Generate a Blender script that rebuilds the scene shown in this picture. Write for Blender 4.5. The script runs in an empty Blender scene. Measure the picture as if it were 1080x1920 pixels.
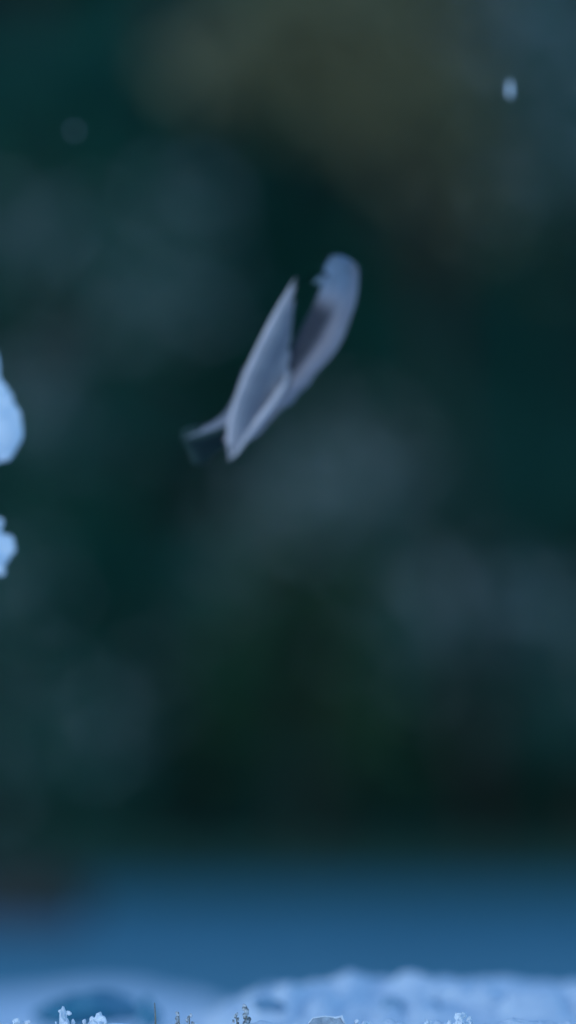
import bpy, math, random
import numpy as np
from mathutils import Vector

random.seed(7)
RNG = np.random.default_rng(7)
scene = bpy.context.scene

# ------------------------------------------------------------------ camera
CAM = Vector((0.0, 0.0, 0.25))
PITCH = 0.01925
FOCUS = 8.0
K = 0.576 / 1920 / 8.0          # radians per photograph pixel
cam_data = bpy.data.cameras.new("camera")
cam_data.sensor_fit = 'VERTICAL'
cam_data.sensor_height = 36.0
cam_data.lens = 500.0
cam_data.clip_start = 0.1
cam_data.clip_end = 1500.0
cam_data.dof.use_dof = True
cam_data.dof.focus_distance = FOCUS
cam_data.dof.aperture_fstop = 500.0 / 72.0
cam_data.dof.aperture_blades = 0
cam = bpy.data.objects.new("camera", cam_data)
scene.collection.objects.link(cam)
cam.location = CAM
cam.rotation_euler = (math.pi / 2 + PITCH, 0, 0)
scene.camera = cam

# ------------------------------------------------------------------ sky, sun, exposure
SUN_EL, SUN_AZ = math.radians(10), math.radians(-145)   # azimuth from +Y, clockwise
world = bpy.data.worlds.new("World")
scene.world = world
world.use_nodes = True
wn = world.node_tree
bg = wn.nodes["Background"]
sky = wn.nodes.new("ShaderNodeTexSky")
sky.sky_type = 'NISHITA'
sky.sun_disc = False
sky.sun_elevation = SUN_EL
sky.sun_rotation = SUN_AZ
sky.altitude = 800
sky.air_density = 1.0
sky.dust_density = 0.0
sky.ozone_density = 3.9
wn.links.new(sky.outputs[0], bg.inputs[0])
bg.inputs[1].default_value = 0.14
sun_data = bpy.data.lights.new("sun", 'SUN')
sun_data.energy = 0.20
sun_data.angle = math.radians(14)
sun_data.color = (1.0, 0.97, 0.92)
sun = bpy.data.objects.new("sun", sun_data)
scene.collection.objects.link(sun)
sd = Vector((math.sin(SUN_AZ) * math.cos(SUN_EL), math.cos(SUN_AZ) * math.cos(SUN_EL), math.sin(SUN_EL)))
sun.rotation_euler = sd.to_track_quat('Z', 'Y').to_euler()
sun.location = sd * 30

scene.view_settings.view_transform = 'Standard'
scene.view_settings.look = 'None'
scene.view_settings.gamma = 1.0
scene.view_settings.exposure = 1.36
scene.render.engine = 'CYCLES'
scene.cycles.use_denoising = True
scene.cycles.max_bounces = 6

# ------------------------------------------------------------------ helpers
FWD = Vector((0, math.cos(PITCH), math.sin(PITCH)))
UP = Vector((0, -math.sin(PITCH), math.cos(PITCH)))


def P(px, py, d):
    """place that photograph pixel (px, py) shows at depth d"""
    return CAM + d * (FWD + Vector((1, 0, 0)) * ((px - 540) * K) - UP * ((py - 960) * K))


def obj(name, verts, faces, mat, parent=None, loc=(0, 0, 0), smooth=True):
    me = bpy.data.meshes.new(name)
    me.from_pydata([tuple(v) for v in verts], [], [tuple(f) for f in faces])
    me.update()
    if smooth:
        me.shade_smooth()
    if mat:
        me.materials.append(mat)
    o = bpy.data.objects.new(name, me)
    o.location = loc
    scene.collection.objects.link(o)
    if parent:
        o.parent = parent
    return o


def empty(name, loc):
    o = bpy.data.objects.new(name, None)
    o.empty_display_size = 0.05
    o.location = loc
    scene.collection.objects.link(o)
    return o


def tag(o, label=None, cat=None, group=None, kind=None):
    if label:
        o["label"] = label
    if cat:
        o["category"] = cat
    if group:
        o["group"] = group
    if kind:
        o["kind"] = kind
    return o


class MB:
    def __init__(self):
        self.v, self.f = [], []

    def add(self, v, f):
        n = len(self.v)
        self.v += [tuple(p) for p in v]
        self.f += [tuple(i + n for i in q) for q in f]

    def tube(self, pts, rad, seg=8):
        pts = [Vector(p) for p in pts]
        v, f = [], []
        n = len(pts)
        for i, p in enumerate(pts):
            t = (pts[min(i + 1, n - 1)] - pts[max(i - 1, 0)]).normalized()
            a = t.orthogonal().normalized() if i == 0 else (a - t * a.dot(t)).normalized()
            b = t.cross(a)
            for k in range(seg):
                w = 2 * math.pi * k / seg
                v.append(p + rad[i] * (math.cos(w) * a + math.sin(w) * b))
        for i in range(n - 1):
            for k in range(seg):
                k2 = (k + 1) % seg
                f.append((i * seg + k, i * seg + k2, (i + 1) * seg + k2, (i + 1) * seg + k))
        f.append(tuple(range(seg - 1, -1, -1)))
        f.append(tuple(range((n - 1) * seg, n * seg)))
        self.add(v, f)

    def blob(self, c, r, rings=7, seg=10, rough=0.15, rng=random):
        """uneven rounded lump, r = (rx, ry, rz)"""
        c = Vector(c)
        v, f = [], []
        ph = [rng.uniform(0, 6.28) for _ in range(6)]

        def rr(d):
            return 1 + rough * (math.sin(3.1 * d.x + 2.3 * d.z + ph[0]) + math.sin(4.3 * d.y - 3.7 * d.x + ph[1]) + 0.7 * math.sin(7.1 * d.z + 5.3 * d.x + ph[2])) * 0.5
        d = Vector((0, 0, 1))
        v.append(c + Vector((0, 0, r[2])) * rr(d))
        for i in range(1, rings):
            th = math.pi * i / rings
            for k in range(seg):
                w = 2 * math.pi * k / seg
                d = Vector((math.sin(th) * math.cos(w), math.sin(th) * math.sin(w), math.cos(th)))
                q = rr(d)
                v.append(c + Vector((d.x * r[0] * q, d.y * r[1] * q, d.z * r[2] * q)))
        v.append(c - Vector((0, 0, r[2])))
        for k in range(seg):
            k2 = (k + 1) % seg
            f.append((0, 1 + k, 1 + k2))
            for i in range(rings - 2):
                a = 1 + i * seg
                f.append((a + k, a + seg + k, a + seg + k2, a + k2))
            a = 1 + (rings - 2) * seg
            f.append((a + k, len(v) - 1, a + k2))
        self.add(v, f)

    def build(self, name, mat, parent=None, loc=None, smooth=True):
        if loc is None:
            loc = (0, 0, 0)
        off = Vector(parent.location) if parent is not None and parent.type == 'EMPTY' else Vector(loc)
        if parent is not None and parent.type != 'EMPTY':
            off = Vector(parent.parent.location) if parent.parent else Vector(parent.location)
        verts = [Vector(p) - off for p in self.v]
        return obj(name, verts, self.f, mat, parent, (0, 0, 0) if parent else loc, smooth)


def fuse(o, voxel, smooth=3):
    """melt the overlapping lumps of one object into a single skin"""
    md = o.modifiers.new("remesh", 'REMESH')
    md.mode = 'VOXEL'
    md.voxel_size = voxel
    md.use_smooth_shade = True
    if smooth:
        sm = o.modifiers.new("smooth", 'SMOOTH')
        sm.iterations = smooth
    bpy.context.view_layer.update()
    me = bpy.data.meshes.new_from_object(o.evaluated_get(bpy.context.evaluated_depsgraph_get()))
    o.modifiers.clear()
    o.data = me
    me.shade_smooth()
    return o


def lattice_noise(x, y, seed=0):
    x = np.asarray(x, float)
    y = np.asarray(y, float)
    xi, yi = np.floor(x).astype(np.int64), np.floor(y).astype(np.int64)
    fx, fy = x - xi, y - yi
    fx, fy = fx * fx * (3 - 2 * fx), fy * fy * (3 - 2 * fy)

    def h(a, b):
        n = (a * 374761393 + b * 668265263 + seed * 974634777) & 0x7fffffff
        n = ((n ^ (n >> 13)) * 1274126177) & 0x7fffffff
        return ((n ^ (n >> 16)) & 0xffff) / 65535.0
    return ((h(xi, yi) * (1 - fx) + h(xi + 1, yi) * fx) * (1 - fy) + (h(xi, yi + 1) * (1 - fx) + h(xi + 1, yi + 1) * fx) * fy) * 2 - 1


def sstep(a, b, t):
    t = np.clip((t - a) / (b - a), 0, 1)
    return t * t * (3 - 2 * t)


# ------------------------------------------------------------------ materials
def material(name, col, rough=0.7, col2=None, scale=20.0, bump=0.0, bump_scale=None, spec=0.3, sss=0.0, detail=4, ramp=(0.35, 0.65), sheen=0.0):
    m = bpy.data.materials.new(name)
    m.use_nodes = True
    nt = m.node_tree
    b = nt.nodes["Principled BSDF"]
    b.inputs["Roughness"].default_value = rough
    b.inputs["Specular IOR Level"].default_value = spec
    b.inputs["Base Color"].default_value = (*col, 1)
    if sss:
        b.inputs["Subsurface Weight"].default_value = sss
        b.inputs["Subsurface Radius"].default_value = (0.01, 0.015, 0.02)
        b.inputs["Subsurface Scale"].default_value = 0.5
    if sheen:
        b.inputs["Sheen Weight"].default_value = sheen
    tc = nt.nodes.new("ShaderNodeTexCoord")
    if col2:
        nz = nt.nodes.new("ShaderNodeTexNoise")
        nz.inputs["Scale"].default_value = scale
        nz.inputs["Detail"].default_value = detail
        nt.links.new(tc.outputs["Object"], nz.inputs["Vector"])
        cr = nt.nodes.new("ShaderNodeValToRGB")
        cr.color_ramp.elements[0].position = ramp[0]
        cr.color_ramp.elements[1].position = ramp[1]
        cr.color_ramp.elements[0].color = (*col, 1)
        cr.color_ramp.elements[1].color = (*col2, 1)
        nt.links.new(nz.outputs["Fac"], cr.inputs[0])
        nt.links.new(cr.outputs[0], b.inputs["Base Color"])
    if bump:
        nb = nt.nodes.new("ShaderNodeTexNoise")
        nb.inputs["Scale"].default_value = bump_scale or scale * 3
        nb.inputs["Detail"].default_value = 6
        nt.links.new(tc.outputs["Object"], nb.inputs["Vector"])
        bp = nt.nodes.new("ShaderNodeBump")
        bp.inputs["Strength"].default_value = bump
        bp.inputs["Distance"].default_value = 0.004
        nt.links.new(nb.outputs["Fac"], bp.inputs["Height"])
        nt.links.new(bp.outputs[0], b.inputs["Normal"])
    return m


M = dict(
    snow=material("snow", (0.80, 0.84, 0.88), 0.65, (0.88, 0.90, 0.92), 30, 0.5, 260, sss=0.0),
    bough_snow=material("bough_snow", (0.82, 0.84, 0.87), 0.7, (0.9, 0.91, 0.93), 12, 0.3, 60),
    ice=material("ice", (0.010, 0.14, 0.17), 0.5, (0.025, 0.18, 0.215), 0.6, 0.2, 5, spec=0.12),
    clear_ice=material("clear_ice", (0.5, 0.66, 0.76), 0.15, (0.75, 0.83, 0.88), 90, 0.4, 300, spec=0.5),
    frost=material("frost", (0.84, 0.87, 0.9), 0.5, (0.9, 0.92, 0.94), 120, 0.5, 500),
    litter=material("mossy_litter", (0.018, 0.085, 0.045), 0.9, (0.03, 0.10, 0.05), 5, 0.6, 40),
    wood=material("far_wood", (0.016, 0.11, 0.06), 0.9, (0.025, 0.13, 0.07), 1.2, 0.8, 4),
    bark=material("bark", (0.02, 0.02, 0.017), 0.9, (0.045, 0.042, 0.034), 14, 0.8, 40),
    needle_a=material("needle_dark", (0.007, 0.096, 0.068), 0.6, (0.013, 0.112, 0.08), 3),
    needle_b=material("needle_blue", (0.012, 0.100, 0.076), 0.6, (0.02, 0.118, 0.09), 3),
    needle_c=material("needle_olive", (0.035, 0.105, 0.042), 0.6, (0.045, 0.12, 0.046), 3),
    withered=material("withered_leaf", (0.17, 0.175, 0.09), 0.75, (0.25, 0.23, 0.125), 6),
    log=material("log_bark", (0.03, 0.028, 0.026), 0.9, (0.05, 0.044, 0.04), 12, 0.8, 40),
    stone=material("stone", (0.10, 0.15, 0.18), 0.6, (0.18, 0.22, 0.24), 40, 0.6, 200),
    slab=material("slab_ice", (0.26, 0.3, 0.34), 0.35, (0.5, 0.54, 0.58), 120, 0.5, 300),
    hump=material("hollow_shade_deep", (0.02, 0.16, 0.24), 0.5, (0.10, 0.27, 0.36), 45, 0.5, 120),  # deep blue standing for shade in snow hollows
    patch=material("hollow_shade_pale", (0.14, 0.28, 0.40), 0.5, (0.26, 0.4, 0.5), 60, 0.5, 120),  # lighter blue for shade in the mound's dimples
    straw=material("straw", (0.30, 0.27, 0.2), 0.8, (0.2, 0.16, 0.11), 200),
    seed=material("seed_head", (0.13, 0.14, 0.14), 0.9, (0.6, 0.6, 0.6), 420, ramp=(.42, .58)),
    feather=material("wing_feather", (0.38, 0.33, 0.335), 0.7, (0.47, 0.40, 0.395), 60, sheen=0.1),
    feather_pale=material("leading_feather", (0.56, 0.47, 0.45), 0.7, (0.66, 0.55, 0.53), 60),
    feather_b=material("wing_feather_grey", (0.25, 0.235, 0.26), 0.7, (0.32, 0.29, 0.31), 60, sheen=0.1),
    tail=material("tail_feather", (0.020, 0.046, 0.038), 0.8, (0.03, 0.055, 0.045), 60),
    bill=material("bill", (0.14, 0.19, 0.22), 0.4, (0.18, 0.22, 0.25), 200),
    eye=material("eye", (0.01, 0.01, 0.012), 0.1),
)

def graded_ice(m):
    """ice colour mixed with a noisy paler blue, stronger towards the near bank"""
    nt = m.node_tree
    b = nt.nodes["Principled BSDF"]
    src = b.inputs["Base Color"].links[0].from_socket
    tc = nt.nodes.new("ShaderNodeTexCoord")
    sp = nt.nodes.new("ShaderNodeSeparateXYZ")
    nt.links.new(tc.outputs["Object"], sp.inputs[0])
    mr = nt.nodes.new("ShaderNodeMapRange")
    mr.inputs[1].default_value, mr.inputs[2].default_value = 34.0, 15.0
    nt.links.new(sp.outputs["Y"], mr.inputs[0])
    nz = nt.nodes.new("ShaderNodeTexNoise")
    nz.inputs["Scale"].default_value = 1.3
    nz.inputs["Detail"].default_value = 5
    nt.links.new(tc.outputs["Object"], nz.inputs["Vector"])
    ad = nt.nodes.new("ShaderNodeMath")
    ad.operation = 'MULTIPLY_ADD'
    ad.inputs[1].default_value = .55
    nt.links.new(mr.outputs[0], ad.inputs[0])
    nt.links.new(nz.outputs["Fac"], ad.inputs[2])
    m2 = nt.nodes.new("ShaderNodeMapRange")
    m2.inputs[1].default_value, m2.inputs[2].default_value = .58, 1.0
    m2.inputs[4].default_value = .36
    nt.links.new(ad.outputs[0], m2.inputs[0])
    mx = nt.nodes.new("ShaderNodeMix")
    mx.data_type = 'RGBA'
    nt.links.new(m2.outputs[0], mx.inputs[0])
    nt.links.new(src, mx.inputs[6])
    mx.inputs[7].default_value = (.24, .50, .58, 1)
    nt.links.new(mx.outputs[2], b.inputs["Base Color"])


graded_ice(M['ice'])

# ------------------------------------------------------------------ ground: snow bank, pond, forest floor


def bank_z(x, y):
    x, y = np.asarray(x, float), np.asarray(y, float)
    base = 0.03 + 0.07 * sstep(6.6, 7.9, y)
    crest = 0.0146 * np.exp(-((y - 8.0) / 0.07) ** 2)
    dip = -0.02 * np.exp(-((y - 8.5) / 0.22) ** 2)
    right = sstep(-0.07, 0.0, x)
    mound = (0.004 + 0.018 * right + 0.004 * lattice_noise(x * 9, y * 2.0, 3)) * np.exp(-((y - 9.35) / 0.33) ** 2)
    hollow = -0.024 * (1 - sstep(-.10, .02, x)) * np.exp(-((y - 10.4) / 1.7) ** 2) - 0.010 * np.exp(-((x + 0.115) / 0.05) ** 2 - ((y - 9.2) / 0.3) ** 2)
    right2 = sstep(-0.10, 0.02, x)
    far = -0.25 * sstep(0.0, 3.0, y - (12.6 - 2.4 * right2)) - (0.012 + 0.02 * (1 - right2)) * sstep(9.6, 12.0, y)
    rough = 0.010 * lattice_noise(x * 6, y * 3, 1) + 0.005 * lattice_noise(x * 22, y * 9, 2)
    near = np.exp(-((y - 8.0) / 0.14) ** 2)
    fine = 1.5 * near * (0.0026 * lattice_noise(x * 70, y * 60, 5) + 0.0016 * np.abs(lattice_noise(x * 190, y * 150, 6)) + 0.003 * np.maximum(0, lattice_noise(x * 40, y * 40, 8)) ** 2)
    mid = np.exp(-((y - 9.2) / 0.5) ** 2) * (0.011 * lattice_noise(x * 24, y * 9, 11) + 0.010 * np.abs(lattice_noise(x * 48, y * 18, 12)) + 0.003 * lattice_noise(x * 120, y * 50, 14) - .003 - 0.012 * np.maximum(0, lattice_noise(x * 17, y * 7, 13) - .25))
    return base + crest + dip + mound + hollow + far + rough * (1 - 0.75 * near) + fine + mid


def axis(segs):
    out = []
    for a, b, s in segs:
        n = max(1, int(round((b - a) / s)))
        out += list(np.linspace(a, b, n, endpoint=False))
    out.append(segs[-1][1])
    return np.array(out)


def grid(xs, ys, zf):
    X, Y = np.meshgrid(xs, ys)
    Z = zf(X, Y)
    V = np.stack([X, Y, Z], -1).reshape(-1, 3)
    nx, ny = len(xs), len(ys)
    i = np.arange(nx - 1)[None, :] + np.arange(ny - 1)[:, None] * nx
    F = np.stack([i, i + 1, i + 1 + nx, i + nx], -1).reshape(-1, 4)
    return V.tolist(), F.tolist()


xs = axis([(-9, -1.2, .3), (-1.2, -.2, .02), (-.2, .2, .0016), (.2, 1.2, .02), (1.2, 9, .3)])
ys = axis([(-6, 6.4, .4), (6.4, 7.7, .05), (7.7, 8.25, .005), (8.25, 8.8, .02), (8.8, 9.9, .01), (9.9, 10.2, .02), (10.2, 16, .1)])
v, f = grid(xs, ys, bank_z)
tag(obj("snow_bank", v, f, M['snow']), kind="structure")

xs = axis([(-40, -4, 2), (-4, 4, .2), (4, 40, 2)])
ys = axis([(11, 39.5, .5)])
v, f = grid(xs, ys, lambda x, y: 0.004 * lattice_noise(x * 1.5, y * .7, 21))
pond = tag(obj("frozen_pond", v, f, M['ice']), kind="structure")


def floor_z(x, y):
    return -0.02 + 0.028 * sstep(32.6, 34.0, y + .4 * lattice_noise(x * 1.3, y * 0, 33)) + 0.072 * sstep(38.6, 40.5, y) + 0.05 * lattice_noise(x * .9, y * .9, 31) * sstep(39, 41, y) + 0.16 * np.maximum(0, y - 44) + 0.002 * np.maximum(0, y - 60) ** 2


xs = axis([(-90, -8, 4), (-8, 8, .4), (8, 90, 4)])
ys = axis([(31.8, 46, .3), (46, 160, 4)])
v, f = grid(xs, ys, floor_z)
tag(obj("forest_floor", v, f, M['litter']), kind="structure")
xs = axis([(-700, 700, 50)])
ys = axis([(-700, 0, 50)])
for nm, xa, ya, zz, mt in (("snow_field", axis([(-600, 600, 60)]), axis([(-600, -5.8, 60)]), 0.028, M['snow']),
                           ("snow_field", axis([(-600, -8.8, 60)]), axis([(-5.8, 38.6, 8)]), 0.02, M['snow']),
                           ("snow_field", axis([(8.8, 600, 60)]), axis([(-5.8, 38.6, 8)]), 0.02, M['snow'])):
    v, f = grid(xa, ya, lambda x, y: zz + 0 * x)
    tag(obj(nm, v, f, mt), kind="structure")

# ------------------------------------------------------------------ spruces


def spray_quads(centres, dirs, L, W, rng):
    """small two-sided needle sprays: one bent quad each"""
    n = len(centres)
    d = dirs / np.linalg.norm(dirs, axis=1, keepdims=True)
    r = rng.normal(size=(n, 3))
    s = np.cross(d, r)
    s /= np.linalg.norm(s, axis=1, keepdims=True)
    l = (L * rng.uniform(.6, 1.3, n))[:, None]
    w = (W * rng.uniform(.6, 1.3, n))[:, None]
    V = np.stack([centres - s * w * .3, centres + d * l * .55 - s * w, centres + d * l, centres + d * l * .5 + s * w], 1).reshape(-1, 3)
    F = np.arange(n * 4).reshape(-1, 4)
    return V, F


def spruce(x, y, h, R, dens, mat, seed, label, group, boughs=(), skirt=0.12):
    rng = np.random.default_rng(seed)
    z0 = float(floor_z(np.array(x), np.array(y))) - 0.03
    root = empty("spruce_tree", (x, y, z0))
    tag(root, label, "spruce tree", group)
    mb = MB()
    mb.tube([(x, y, z0), (x + .01, y, z0 + h * .35), (x - .015, y, z0 + h * .7), (x, y, z0 + h)], [h * .017 + .012, h * .012 + .008, h * .007 + .004, .003], 9)
    nb = int(dens * h * 9)
    C, D = [], []
    br = MB()
    for b in range(nb):
        t = skirt / h + (1 - skirt / h) * (b + rng.uniform()) / nb
        a = b * 2.39996 + rng.uniform(-.5, .5)
        ln = R * (1 - t) ** .75 * rng.uniform(.75, 1.1) + .08
        u = np.array([math.cos(a), math.sin(a), 0])
        p0 = np.array([0, 0, t * h])
        droop = -.18 + .25 * t
        m = max(8, int(ln * 150))
        s = np.sqrt(rng.uniform(.02, 1, m))
        side = np.array([-u[1], u[0], 0])
        wd = rng.uniform(-1, 1, m) * .28 * (1.1 - s) * ln ** .5
        pts = p0 + np.outer(s * ln, u) + np.outer(wd, side)
        pts[:, 2] += droop * s * ln + .10 * ln * s ** 2 + rng.normal(0, .02, m)
        C.append(pts)
        D.append(u + np.outer(np.sign(wd) * .8, side) + rng.normal(0, .25, (m, 3)) - np.array([0, 0, .25]))
        if b % 3 == 0:
            q = [p0 + u * ln * k + np.array([0, 0, droop * ln * k + .1 * ln * k * k]) for k in (0, .5, .95)]
            br.tube([Vector(k) + Vector((x, y, z0)) for k in q], [.010, .007, .003], 4)
    snows = []
    for (px, py, dd, rad, amt) in boughs:
        c = np.array(P(px, py, y - dd)) - np.array([x, y, z0])
        rw = rad * K * y
        m = int(750 * (rw / .2) ** 2) + 150
        # the bough that carries the dusting
        br.tube([Vector((x, y, z0 + max(.1, c[2] + .06))), Vector(c) * .6 + Vector((0, 0, .03)) + Vector((x, y, z0)), Vector(c) + Vector((x, y, z0))], [.014, .009, .004], 5)
        pts = c + rng.normal(size=(m, 3)) * np.array([rw * .55, .10, rw * .42])
        C.append(pts)
        D.append(rng.normal(size=(m, 3)) + np.array([0, -.3, -.3]))
        sm = MB()
        for q in pts[:int(m * amt * 1.35 / 2.5)]:
            s = rng.uniform(.55, 1.25)
            sm.blob(Vector(q) + Vector((x, y, z0 + .012)), (.0165 * s, .016 * s, .0105 * s), 4, 6, .3)
        snows.append(sm)
    V, F = spray_quads(np.concatenate(C), np.concatenate(D), .085, .0088, rng)
    mb.build("trunk", M['bark'], root)
    tag(br.build("branches", M['bark'], root), kind="stuff")
    tag(obj("crown", V.tolist(), F.tolist(), mat, root, smooth=False), kind="stuff")
    for sm in snows:
        tag(sm.build("snow_dusting", M['bough_snow'], root), kind="stuff")
    return root


SPR = "young spruces along the far edge of the pond"
TALL = "tall spruces in the wood behind"
# boughs: photograph place, distance in front of the trunk, radius in photograph pixels, share of sprays carrying snow
spruce(-.72, 40.4, 4.6, .85, 1.6, M['needle_a'], 11, "snow-dusted young spruce at the left, behind the snow clumps on the sapling", SPR,
       [(75, 470, .35, 100, .20), (110, 810, .4, 120, .17), (310, 560, .45, 110, .27), (330, 400, .4, 95, .18), (60, 1110, .35, 110, .11), (130, 1430, .4, 130, .12), (110, 1300, .3, 90, .05),
        (150, 150, .3, 150, 0), (220, 300, .3, 120, 0), (250, 780, .3, 110, 0), (160, 1000, .3, 120, 0)])
spruce(.10, 40.7, 5.2, .9, 1.6, M['needle_a'], 12, "snow-dusted young spruce in the middle, behind the flying bird", SPR,
       [(560, 970, .5, 120, .36), (690, 950, .5, 125, .45), (470, 1040, .4, 105, .22), (770, 1060, .45, 110, .26), (300, 1200, .4, 130, .11), (650, 830, .4, 110, .14), (390, 1130, .4, 100, .10),
        (480, 450, .4, 140, 0), (600, 640, .4, 130, 0), (720, 560, .4, 130, 0)])
spruce(.92, 40.5, 5.0, .85, 1.6, M['needle_b'], 13, "dark young spruce at the right edge, dusted with snow low down", SPR,
       [(890, 1190, .45, 125, .30), (1040, 1180, .4, 110, .25), (780, 1230, .4, 100, .12), (1060, 1330, .4, 110, .12), (900, 430, .4, 90, .07), (1000, 170, .75, 120, .40), (970, 50, .75, 110, .34), (1060, 290, .7, 100, .30),
        (950, 700, .4, 150, 0), (820, 640, .4, 130, 0), (1030, 860, .4, 140, 0), (900, 950, .4, 120, 0), (1010, 520, .4, 120, 0)])
spruce(.03, 39.9, .98, .34, 2.6, M['needle_c'], 14, "small olive-green spruce standing below the middle of the picture", SPR, skirt=.3)
k = 0
for (x, y, h, R, mt) in ((-1.75, 40.3, 4.0, .8, 'needle_b'), (1.95, 40.3, 4.3, .8, 'needle_a'), (-2.9, 40.6, 5.1, .9, 'needle_a'), (3.1, 40.5, 3.9, .8, 'needle_b'), (-4.1, 40.4, 4.4, .8, 'needle_b'), (4.3, 40.6, 4.8, .9, 'needle_a')):
    k += 1
    spruce(x, y, h, R, 1.7, M[mt], 30 + k, "%s young spruce beyond the %s edge of the picture, beside the pond" % (("nearest", "second", "third")[(k - 1) // 2], "left" if x < 0 else "right"), SPR)
tall_labels = {0: "tall dark spruce in the second row, behind the left young spruce", 1: "tall dark spruce in the second row, right of the middle"}
k = 0
for (x, y, h, R, mt) in ((-.32, 42.3, 9.0, 1.7, 'needle_a'), (.62, 42.6, 9.5, 1.7, 'needle_c'), (-2.1, 42.8, 10, 1.8, 'needle_a'), (2.3, 42.7, 9.0, 1.8, 'needle_a'), (-4.4, 43, 9.5, 1.9, 'needle_b'), (4.6, 43, 10, 1.9, 'needle_a'), (-7, 43, 10, 2, 'needle_a'), (7, 43, 10, 2, 'needle_a')):
    spruce(x, y, h, R, 1.0, M[mt], 60 + k, tall_labels.get(k, "%s tall spruce beyond the %s edge of the picture, in the second row" % (("nearest", "nearest", "second", "third")[k // 2], "left" if x < 0 else "right")), TALL)
    k += 1

# the wood on the slope behind, one mass
rng = np.random.default_rng(5)
C, D = [], []
for i in range(150):
    x, y = rng.uniform(-40, 40), rng.uniform(46, 75)
    h, R = rng.uniform(7, 13), rng.uniform(1.6, 2.4)
    m = 420
    t = rng.uniform(0, 1, m) ** 1.3
    a = rng.uniform(0, 6.28, m)
    r = R * (1 - t) * np.sqrt(rng.uniform(.2, 1, m))
    C.append(np.stack([x + r * np.cos(a), y + r * np.sin(a), float(floor_z(np.array(x), np.array(y))) + t * h], -1))
    D.append(np.stack([np.cos(a), np.sin(a), -.4 + 0 * a], -1))
V, F = spray_quads(np.concatenate(C), np.concatenate(D), .7, .28, rng)
tag(obj("distant_wood", V.tolist(), F.tolist(), M['wood'], smooth=False), "dark mass of spruce wood on the slope far behind", "wood", kind="stuff")

# ------------------------------------------------------------------ sapling with withered leaves


def withered_tree():
    x, y = .55, 39.75
    z0 = float(floor_z(np.array(x), np.array(y))) - .03
    root = empty("beech_sapling", (x, y, z0))
    tag(root, "young tree with withered tan leaves, blurred at the top of the picture", "tree")
    rng = np.random.default_rng(3)
    mb = MB()
    top = P(640, -60, y)
    mb.tube([(x, y, z0), (x - .05, y, z0 + .8), (x - .16, y, z0 + 1.6), top], [.026, .022, .016, .007], 8)
    C, D = [], []
    limb = MB()
    for (px, py, rad, n) in ((600, 85, 120, 300), (470, 80, 100, 110), (740, 110, 110, 210), (850, 150, 100, 110), (660, 180, 100, 110), (800, 290, 140, 45), (900, 410, 120, 35), (420, 110, 90, 45), (620, -90, 150, 260), (820, -60, 130, 160)):
        c = np.array(P(px, py, y - rng.uniform(-.15, .15)))
        rw = rad * K * y
        limb.tube([Vector((x - .12, y, z0 + min(1.5, c[2] * .7))), Vector((x - .12, y, c[2] - .1)).lerp(Vector(c), .5), Vector(c)], [.011, .007, .003], 5)
        C.append(c + rng.normal(size=(n, 3)) * np.array([rw * .6, .13, rw * .5]) - np.array([x, y, z0]))
        D.append(rng.normal(size=(n, 3)) + np.array([0, -.2, -.6]))
    V, F = spray_quads(np.concatenate(C), np.concatenate(D), .075, .022, rng)
    mb.build("trunk", M['bark'], root)
    tag(limb.build("branches", M['bark'], root), kind="stuff")
    tag(obj("crown", V.tolist(), F.tolist(), M['withered'], root, smooth=False), kind="stuff")


withered_tree()

# fallen log on the far shore
a, b = P(140, 1700, 25.0), P(-620, 1690, 25.6)
a.z, b.z = .034, .045
root = empty("fallen_log", (a + b) / 2)
tag(root, "dark fallen log lying on the ice at the left edge of the picture", "log")
mb = MB()
n = 9
mb.tube([a.lerp(b, i / (n - 1)) + Vector((0, 0, .008 * math.sin(i * 2.1))) for i in range(n)], [.046 + .007 * math.sin(i * 1.7) for i in range(n)], 14)
mb.build("bark", M['log'], root)
mb = MB()
mb.tube([a.lerp(b, .25), a.lerp(b, .22) + Vector((.03, -.03, .07))], [.014, .009], 7)
mb.build("branch_stub", M['log'], root)

# ------------------------------------------------------------------ sapling hung with snow, left edge
DS = 8.75


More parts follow.
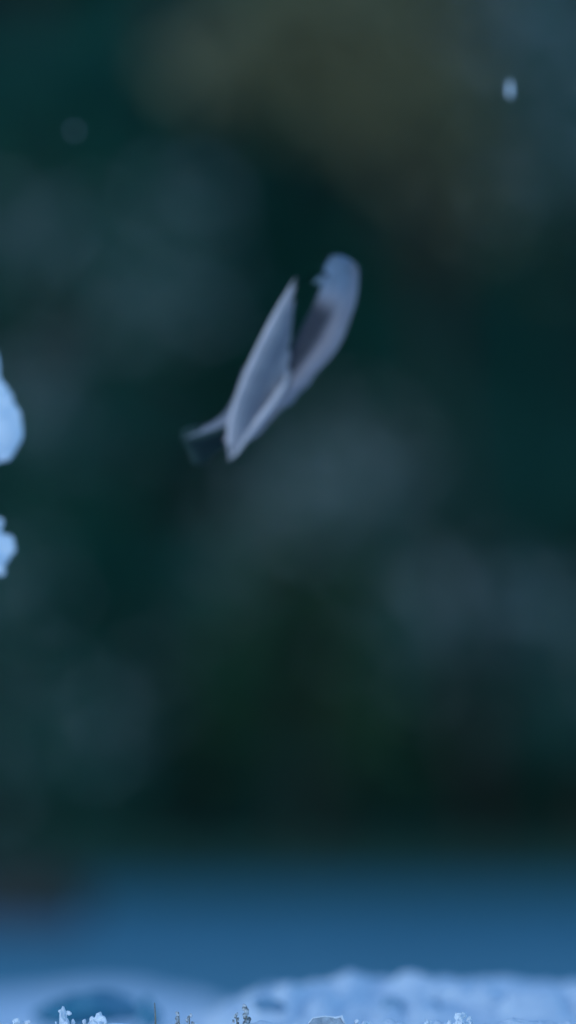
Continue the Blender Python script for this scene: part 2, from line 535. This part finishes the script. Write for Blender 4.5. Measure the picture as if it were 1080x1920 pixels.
def snowy_sapling():
    base = P(-75, 1900, DS)
    base.z = float(bank_z(np.array(base.x), np.array(base.y))) - .02
    root = empty("snowy_sapling", base)
    tag(root, "sapling at the left edge with two thick snow clumps on its twigs", "sapling")
    mb = MB()
    mb.tube([base] + [P(px, py, DS) for px, py in ((-72, 1500), (-60, 1050), (-66, 600), (-58, 200), (-60, -150))], [.006, .0055, .0048, .004, .003, .0015], 8)
    mb.build("trunk", M['bark'], root)
    for (a, b) in (((-62, 930), (20, 790)), ((-61, 1120), (12, 1030)), ((-66, 560), (-5, 660)), ((-60, 330), (-130, 240)), ((-70, 1400), (-150, 1330))):
        mb = MB()
        q0, q1 = P(*a, DS), P(b[0] - 22, b[1], DS)
        mb.tube([q0, q0.lerp(q1, .5) + Vector((0, 0, .004)), q1], [.003, .0024, .0014], 6)
        mb.build("twig", M['bark'], root)

    def clump(parts, label=None):
        mb = MB()
        for (px, py, rx, rz) in parts:
            s = K * DS
            mb.blob(P(px - 7, py, DS - random.uniform(-.004, .004)), (rx * s, rx * s * .85, rz * s), 16, 22, .07)
        for _ in range(60):
            px, py, rx, rz = random.choice(parts)
            a, e = random.uniform(0, 6.28), random.uniform(-1, 1)
            c = P(px - 7, py, DS) + Vector((math.cos(a) * math.sqrt(1 - e * e) * rx, math.sin(a) * math.sqrt(1 - e * e) * rx * .85, e * rz)) * s * .97
            q = random.uniform(.002, .0042)
            mb.blob(c, (q, q, q * .8), 6, 8, .3)
        o = mb.build("snow_clump", M['snow'], root)
        fuse(o, .0012, 3)

    clump([(-18, 800, 66, 70), (-25, 748, 50, 52), (-38, 830, 60, 50), (-28, 690, 32, 60), (8, 815, 38, 42)])
    clump([(-30, 1035, 52, 60), (0, 1032, 30, 30), (-32, 985, 36, 32), (-40, 1075, 40, 30)])
    clump([(-140, 225, 50, 30), (-100, 235, 40, 28)])
    clump([(-160, 1318, 55, 32), (-120, 1325, 40, 26)])


snowy_sapling()

# ------------------------------------------------------------------ bird
DB = 8.72
S = K * DB
BC = P(540, 720, DB)


def B(px, py, w=0.0):
    """bird place in photograph pixels; w = depth in pixels, positive away from the camera"""
    return BC + Vector((1, 0, 0)) * ((px - 540) * S) - UP * ((py - 720) * S) + FWD * (w * S)


def catmull(pts, n):
    pts = [np.array(p, float) for p in pts]
    pts = [2 * pts[0] - pts[1]] + pts + [2 * pts[-1] - pts[-2]]
    out = []
    m = len(pts) - 3
    for i in range(n):
        t = i / (n - 1) * m
        k = min(int(t), m - 1)
        t -= k
        p0, p1, p2, p3 = pts[k:k + 4]
        out.append(.5 * (2 * p1 + (p2 - p0) * t + (2 * p0 - 5 * p1 + 4 * p2 - p3) * t * t + (3 * p1 - p0 - 3 * p2 + p3) * t ** 3))
    return out


def plumage():
    """body plumage: blue cap, pale mauve back, dark front, by place on the bird"""
    m = bpy.data.materials.new("plumage")
    m.use_nodes = True
    nt = m.node_tree
    b = nt.nodes["Principled BSDF"]
    b.inputs["Roughness"].default_value = .8
    b.inputs["Specular IOR Level"].default_value = .2
    at = nt.nodes.new("ShaderNodeVertexColor")
    at.layer_name = "plumage"
    tc = nt.nodes.new("ShaderNodeTexCoord")
    nz = nt.nodes.new("ShaderNodeTexNoise")
    nz.inputs["Scale"].default_value = 350
    nz.inputs["Detail"].default_value = 4
    nt.links.new(tc.outputs["Object"], nz.inputs["Vector"])
    mx = nt.nodes.new("ShaderNodeMix")
    mx.data_type = 'RGBA'
    mx.blend_type = 'MULTIPLY'
    mx.inputs[0].default_value = .35
    nt.links.new(at.outputs["Color"], mx.inputs[6])
    nt.links.new(nz.outputs["Fac"], mx.inputs[7])
    nt.links.new(mx.outputs[2], b.inputs["Base Color"])
    bp = nt.nodes.new("ShaderNodeBump")
    bp.inputs["Strength"].default_value = .4
    bp.inputs["Distance"].default_value = .001
    nt.links.new(nz.outputs["Fac"], bp.inputs["Height"])
    nt.links.new(bp.outputs[0], b.inputs["Normal"])
    return m


def build_bird():
    root = empty("bird", BC)
    tag(root, "small pale mauve-grey bird in mid-air, bluish head up, wing flexed, tail spread", "bird")
    # body: one surface from crown to rump, (px, py, radius, depth radius)
    spine = [(648, 482, 8, 8), (646, 487, 22, 22), (642, 500, 30, 30), (638, 524, 34, 36), (634, 553, 35, 37), (621, 588, 37, 40), (600, 632, 39, 43), (567, 680, 32, 38), (528, 730, 24, 29), (493, 775, 19, 22), (465, 808, 17, 18), (432, 822, 9, 9), (420, 826, 3, 3)]
    N, seg = 56, 28
    pts = catmull(spine, N)
    V, F, col, dcol = [], [], [], []
    for i, q in enumerate(pts):
        d = pts[min(i + 1, N - 1)][:2] - pts[max(i - 1, 0)][:2]
        d /= np.linalg.norm(d) + 1e-9
        nrm = np.array([-d[1], d[0]])          # image-plane normal, (to the left of travel = towards the back)
        if nrm[0] < 0:
            nrm = -nrm                          # point to the right, the back
        r, rd = max(q[2], .5), max(q[3], .5)
        for k in range(seg):
            w = 2 * math.pi * k / seg
            px = q[0] + nrm[0] * r * math.cos(w)
            py = q[1] + nrm[1] * r * math.cos(w)
            V.append(B(px, py, -rd * math.sin(w)) - BC)
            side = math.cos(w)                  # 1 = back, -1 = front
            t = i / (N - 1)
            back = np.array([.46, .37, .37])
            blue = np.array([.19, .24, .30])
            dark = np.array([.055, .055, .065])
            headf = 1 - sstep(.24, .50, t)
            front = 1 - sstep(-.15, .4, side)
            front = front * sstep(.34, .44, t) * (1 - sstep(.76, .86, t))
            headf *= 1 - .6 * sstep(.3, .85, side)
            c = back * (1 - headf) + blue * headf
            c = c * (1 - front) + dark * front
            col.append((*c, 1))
    for i in range(N - 1):
        for k in range(seg):
            k2 = (k + 1) % seg
            F.append((i * seg + k, i * seg + k2, (i + 1) * seg + k2, (i + 1) * seg + k))
    F.append(tuple(range(seg - 1, -1, -1)))
    F.append(tuple(range((N - 1) * seg, N * seg)))
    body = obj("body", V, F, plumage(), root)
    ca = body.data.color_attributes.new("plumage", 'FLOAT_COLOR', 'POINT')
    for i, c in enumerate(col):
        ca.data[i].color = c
    # loose down standing off the body's outline
    dn, r = MB(), random.Random(4)
    for _ in range(900):
        i, k = r.randrange(3, N - 8), r.randrange(seg)
        a = Vector(V[i * seg + k])
        cen = sum((Vector(V[i * seg + j]) for j in range(0, seg, 7)), Vector()) / 4
        out = (a - cen).normalized()
        back_dir = (Vector(V[min(i + 2, N - 1) * seg + k]) - a).normalized()
        tip = a + (out * r.uniform(.25, .8) + back_dir * r.uniform(.3, 1.0)) * r.uniform(6, 13) * S
        sd_ = out.cross(back_dir).normalized() * r.uniform(.8, 1.8) * S
        a = a - out * 1.5 * S
        dn.add([a + sd_ + BC, a - sd_ + BC, tip + BC, a + out * 1.2 * S + BC], [(0, 1, 2), (1, 3, 2), (3, 0, 2), (0, 3, 1)])
        dcol.extend([col[i * seg + k]] * 4)
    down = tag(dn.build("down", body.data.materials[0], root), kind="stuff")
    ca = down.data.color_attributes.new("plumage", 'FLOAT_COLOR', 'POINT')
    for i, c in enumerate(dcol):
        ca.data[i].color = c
    # bill and eye
    mb = MB()
    mb.tube([B(612, 521, 10), B(600, 525, 8), B(586, 531, 6)], [9 * S, 6 * S, .8 * S], 10)
    mb.build("bill", M['bill'], root)
    mb = MB()
    mb.blob(B(611, 516, -21), (4.5 * S, 4.5 * S, 4.5 * S), 8, 10, 0)
    mb.build("eye", M['eye'], root)

    def feather(ctrl, width, mat, parent, w0, camber=2.5, taper=False):
        """one vane: ctrl = image-plane points from quill to tip"""
        n = 14
        q = catmull([(a, b, 0) for a, b in ctrl], n)
        v, f = [], []
        for i, p in enumerate(q):
            d = q[min(i + 1, n - 1)][:2] - q[max(i - 1, 0)][:2]
            d /= np.linalg.norm(d) + 1e-9
            s = np.array([-d[1], d[0]])
            t = i / (n - 1)
            wd = width * min(1, .35 + t * 3.2) * (1 - max(0, (t - .72) / .28) ** 2.2) + .4
            if taper:
                wd = width * (1 - t) ** .8 + 2
            lift = camber * math.sin(t * math.pi)
            for off, dz in ((-wd * .5, .8), (0, -.8), (wd * .5, .8), (0, .9)):
                v.append(B(p[0] + s[0] * off, p[1] + s[1] * off, w0 + dz - lift) - BC)
        for i in range(n - 1):
            for k in range(4):
                k2 = (k + 1) % 4
                f.append((i * 4 + k, i * 4 + k2, (i + 1) * 4 + k2, (i + 1) * 4 + k))
        f += [(3, 2, 1, 0), tuple(range((n - 1) * 4, n * 4))]
        return obj("feather", v, f, mat, parent)

    # near wing: arm from the shoulder to the wrist, flight feathers rising from it
    mb = MB()
    arm = [B(541, 700, -38), B(530, 727, -44), B(513, 752, -46), B(486, 787, -46), B(459, 824, -45), B(442, 848, -44), B(428, 863, -42)]
    mb.tube(arm, [1.5 * S, 6 * S, 7 * S, 6 * S, 6 * S, 5 * S, 1.2 * S], 12)
    wing = mb.build("wing", M['feather_pale'], root)
    wing["label"] = "flexed near wing with pale leading edge and pointed tip"
    nf = 12
    for i in range(nf):
        t = i / (nf - 1)
        bx, by = 430 + 100 * t, 854 - 128 * t
        tx, ty = 556 - 18 * t + (0, 2, -2, 2, -2, 2)[i % 6] * (i > 0), 519 + 165 * t ** 1.15 + (0, 4, -4, 5, -3, 3)[i % 6]
        mx_, my_ = 464 + 68 * t, 700 + 5 * t
        lx, ly = 433 + 91 * t, 790 - 62 * t
        ux, uy = 507 + 32 * t, 610 + 75 * t
        feather([(bx, by), (lx, ly), (mx_, my_), (ux, uy), (tx, ty)] if i < 8 else [(bx, by), (lx + 4, (by + ty) / 2), (tx, ty)],
                (30, 22, 26, 34, 24, 30)[i % 6] if i else 12, M['feather_pale'] if i == 0 else M['feather'] if i > 7 else (M['feather_b'], M['feather'], M['feather'], M['feather_b'], M['feather'])[i % 5], wing, -34 - 1.6 * (nf - i))
    # far wing, mostly hidden behind the body
    mb = MB()
    mb.tube([B(600, 640, 30), B(594, 680, 36), B(574, 718, 38), B(545, 748, 36)], [5 * S, 7 * S, 6 * S, 2 * S], 10)
    fw = mb.build("wing", M['feather_b'], root)
    for i in range(5):
        t = i / 4
        feather([(592 - 45 * t, 655 + 80 * t), (584 - 45 * t, 686 + 62 * t), (566 - 60 * t, 722 + 40 * t)], 22, M['feather_b'], fw, 34 + i)
    # tail coverts that carry the wing's outline into the tail, then the fan
    feather([(484, 700), (456, 756), (420, 792), (350, 820)], 56, M['feather_b'], root, 1, .8, True)
    feather([(466, 770), (430, 796), (392, 812), (336, 826)], 24, M['tail'], root, 1.5, .8)
    # tail fan
    for i in range(8):
        t = i / 7
        ang = math.radians(180 + 42 * t)
        ln = 80 + 14 * abs(t - .5)
        ex, ey = 428 + math.cos(ang) * ln * 1.05, 812 - math.sin(ang) * ln
        feather([(436, 806 + 3 * t), (432 + .45 * (ex - 428), 810 + .42 * (ey - 812)), (ex, ey)], 30, M['tail'], root, 2 + i * 1.5, .8)
    return root


build_bird()

# ------------------------------------------------------------------ falling snowflakes


def flake(px, py, d, rx, rz, label):
    mb = MB()
    c = P(px, py, d)
    s = K * d
    mb.blob(c, (rx * s, rx * s * .8, rz * s), 10, 12, .3)
    mb.blob(c + Vector((rx * s * .4, 0, rz * s * .5)), (rx * s * .6, rx * s * .5, rz * s * .5), 8, 10, .3)
    mb.blob(c - Vector((rx * s * .3, 0, rz * s * .5)), (rx * s * .7, rx * s * .5, rz * s * .45), 8, 10, .3)
    o = mb.build("snowflake", M['frost'], None, c)
    fuse(o, rx * s * .16, 2)
    tag(o, label, "snowflake", "snowflakes in the air")


flake(956, 168, 9.05, 4.5, 15, "pale snowflake clump falling at the upper right")
flake(140, 245, 10.2, 3, 3.6, "faint blurred snowflake at the upper left")

# ------------------------------------------------------------------ crest details: frost lumps, stalks, ice, painted hollow shade


def on_bank(px, d):
    p = P(px, 1900, d)
    p.z = float(bank_z(np.array(p.x), np.array(p.y)))
    return p


def frost_lump(px, top, d, width, label, n=9, seed=1):
    """heap of frosted snow crystals whose top reaches photograph row `top`"""
    r = random.Random(seed)
    g = on_bank(px, d)
    zt = P(px, top, d).z
    s = K * d
    h = max(zt - g.z, .003)
    mb = MB()
    for i in range(n):
        u = (i + .5) / n * 2 - 1
        hh = h * (1 - abs(u) ** .8) * r.uniform(.75, 1.05) if i != n // 2 else h
        cx = g.x + u * width * s * .5
        cy = g.y + r.uniform(-.01, .01)
        mb.blob((cx, cy, g.z + hh * .3 - .002), (width * s / n * r.uniform(1.0, 1.6), .007, hh * .66), 7, 8, .4, r)
        for j in range(6):
            e = r.uniform(.0008, .0019)
            mb.blob((cx + r.uniform(-.004, .004), cy + r.uniform(-.006, .004), g.z + hh * r.uniform(.2, .93)), (e, e, e * r.uniform(.8, 1.5)), 5, 6, .5, r)
    o = mb.build("frost_lump", M['frost'], None, (g.x, g.y, g.z))
    fuse(o, .00045, 0)
    tag(o, label, "frost lump", "frosted lumps along the snow crest")


frost_lump(120, 1878, 7.98, 46, "pointed white frost lump, leftmost on the crest", 7, 1)
frost_lump(180, 1897, 7.97, 80, "low frost ridge sloping down right of the leftmost lump", 9, 2)
frost_lump(40, 1908, 7.98, 90, "low frost ridge in the bottom left corner", 9, 3)
frost_lump(680, 1910, 7.98, 40, "small frost lump just right of the ice slab", 7, 4)
frost_lump(798, 1909, 7.98, 24, "tiny frost tip left of the crystalline lump", 5, 5)
frost_lump(866, 1897, 7.98, 56, "crystalline frost lump, rightmost on the crest", 9, 6)


def slab():
    d = 7.97
    g = on_bank(608, d)
    zt = P(608, 1906, d).z
    s = K * d
    root = empty("ice_slab", g)
    tag(root, "flat ice slab with a bright frosted rim at the bottom centre", "ice slab")
    mb = MB()
    w = 38 * s
    h = zt - g.z + .004
    prof = [(-1, 0), (-.8, .65), (-.55, .92), (0, 1), (.55, .95), (.85, 1.02), (1, .7), (1.05, 0)]
    vv, ff = [], []
    for yy in (-.008, .012):
        for (a, b) in prof:
            vv.append((g.x + a * w, g.y + yy + .003 * a, g.z - .004 + b * h))
    n = len(prof)
    ff.append(tuple(range(n)))
    ff.append(tuple(range(2 * n - 1, n - 1, -1)))
    for i in range(n):
        j = (i + 1) % n
        ff.append((i, i + n, j + n, j))
    mb.add(vv, ff)
    mb.build("slab", M['slab'], root, smooth=False)
    mb = MB()
    pts = [Vector((g.x + a * w, g.y - .006, g.z - .004 + b * h)) for a, b in prof[1:-1]]
    mb.tube(pts, [.0005, .0007, .0008, .0007, .0010, .0006], 7)
    mb.build("frost_rim", M['frost'], root)


slab()


def stalk(px, top, d, lean, label, head=0.0, thick=.0006):
    g = on_bank(px, d)
    t = P(px + lean, top, d)
    root = empty("dry_stalk", g)
    tag(root, label, "dry stalk", "dry stalks on the crest")
    mb = MB()
    g2 = g - Vector((0, 0, .006))
    mb.tube([g2, g2.lerp(t, .5) + Vector((.0005, 0, 0)), t], [thick, thick * .8, thick * .4], 6)
    mb.build("stem", M['straw'], root)
    if head:
        mb = MB()
        r = random.Random(int(px))
        for i in range(9):
            q = t - Vector((0, 0, .0016 * i * head))
            mb.blob(q + Vector((r.uniform(-.0011, .0011) * (1 + i * .3), r.uniform(-.001, .001), 0)), (.0011 * head, .001 * head, .0014 * head), 5, 6, .3, r)
        fuse(mb.build("seed_head", M['seed'], root), .0003, 0)


stalk(290, 1880, 7.99, 0, "thin pale upright stalk on the left of the crest")
stalk(335, 1900, 7.99, 0, "short dark stalk beside the thin pale one", .9)
stalk(352, 1904, 7.98, 3, "stubby dark stalk right of the short dark one", .9)
stalk(458, 1889, 7.99, 4, "dark bushy seed head left of the ice slab", 1.5)
stalk(446, 1902, 7.98, -4, "small dark sprig at the foot of the bushy seed head", .8)


def hollow_shade(parts, d, label, seed):  # lumps whose dark blue colour stands for shade in snow hollows
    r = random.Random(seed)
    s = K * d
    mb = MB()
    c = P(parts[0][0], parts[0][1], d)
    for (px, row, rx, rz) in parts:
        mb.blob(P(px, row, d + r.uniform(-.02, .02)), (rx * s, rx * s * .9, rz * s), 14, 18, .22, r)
    o = fuse(mb.build("hollow_shade", M['hump'], None, c), .0022, 4)
    tag(o, label, "ice hump", "lumps painted as shaded hollows in the snow behind the crest")
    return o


hollow_shade([(150, 1898, 70, 30), (205, 1888, 60, 26), (105, 1902, 46, 18), (235, 1898, 40, 18)], 9.5, "wide dark blue lump painted as a shaded snow hollow at the lower left", 1)
hollow_shade([(274, 1900, 16, 30), (282, 1908, 22, 20)], 9.3, "small upright dark blue lump painted as hollow shade, right of the wide one", 2)
for (parts, d, lab, sd_) in (([(498, 1882, 26, 15), (520, 1888, 22, 12)], 8.95, "bluish lump painted as a shaded hollow at the left end of the snow mound", 3),
                             ([(735, 1884, 24, 15), (752, 1890, 20, 12)], 9.0, "bluish lump painted as a shaded hollow in the middle of the snow mound", 4),
                             ([(803, 1890, 26, 15)], 9.0, "small bluish lump painted as a shaded hollow just right of the mound's middle", 5),
                             ([(932, 1894, 28, 14), (952, 1898, 18, 10)], 9.0, "bluish lump painted as a shaded hollow low on the right part of the mound", 6)):
    hollow_shade(parts, d, lab, sd_).data.materials[0] = M['patch']  # mound dimples: their shade is painted on as bluish lumps
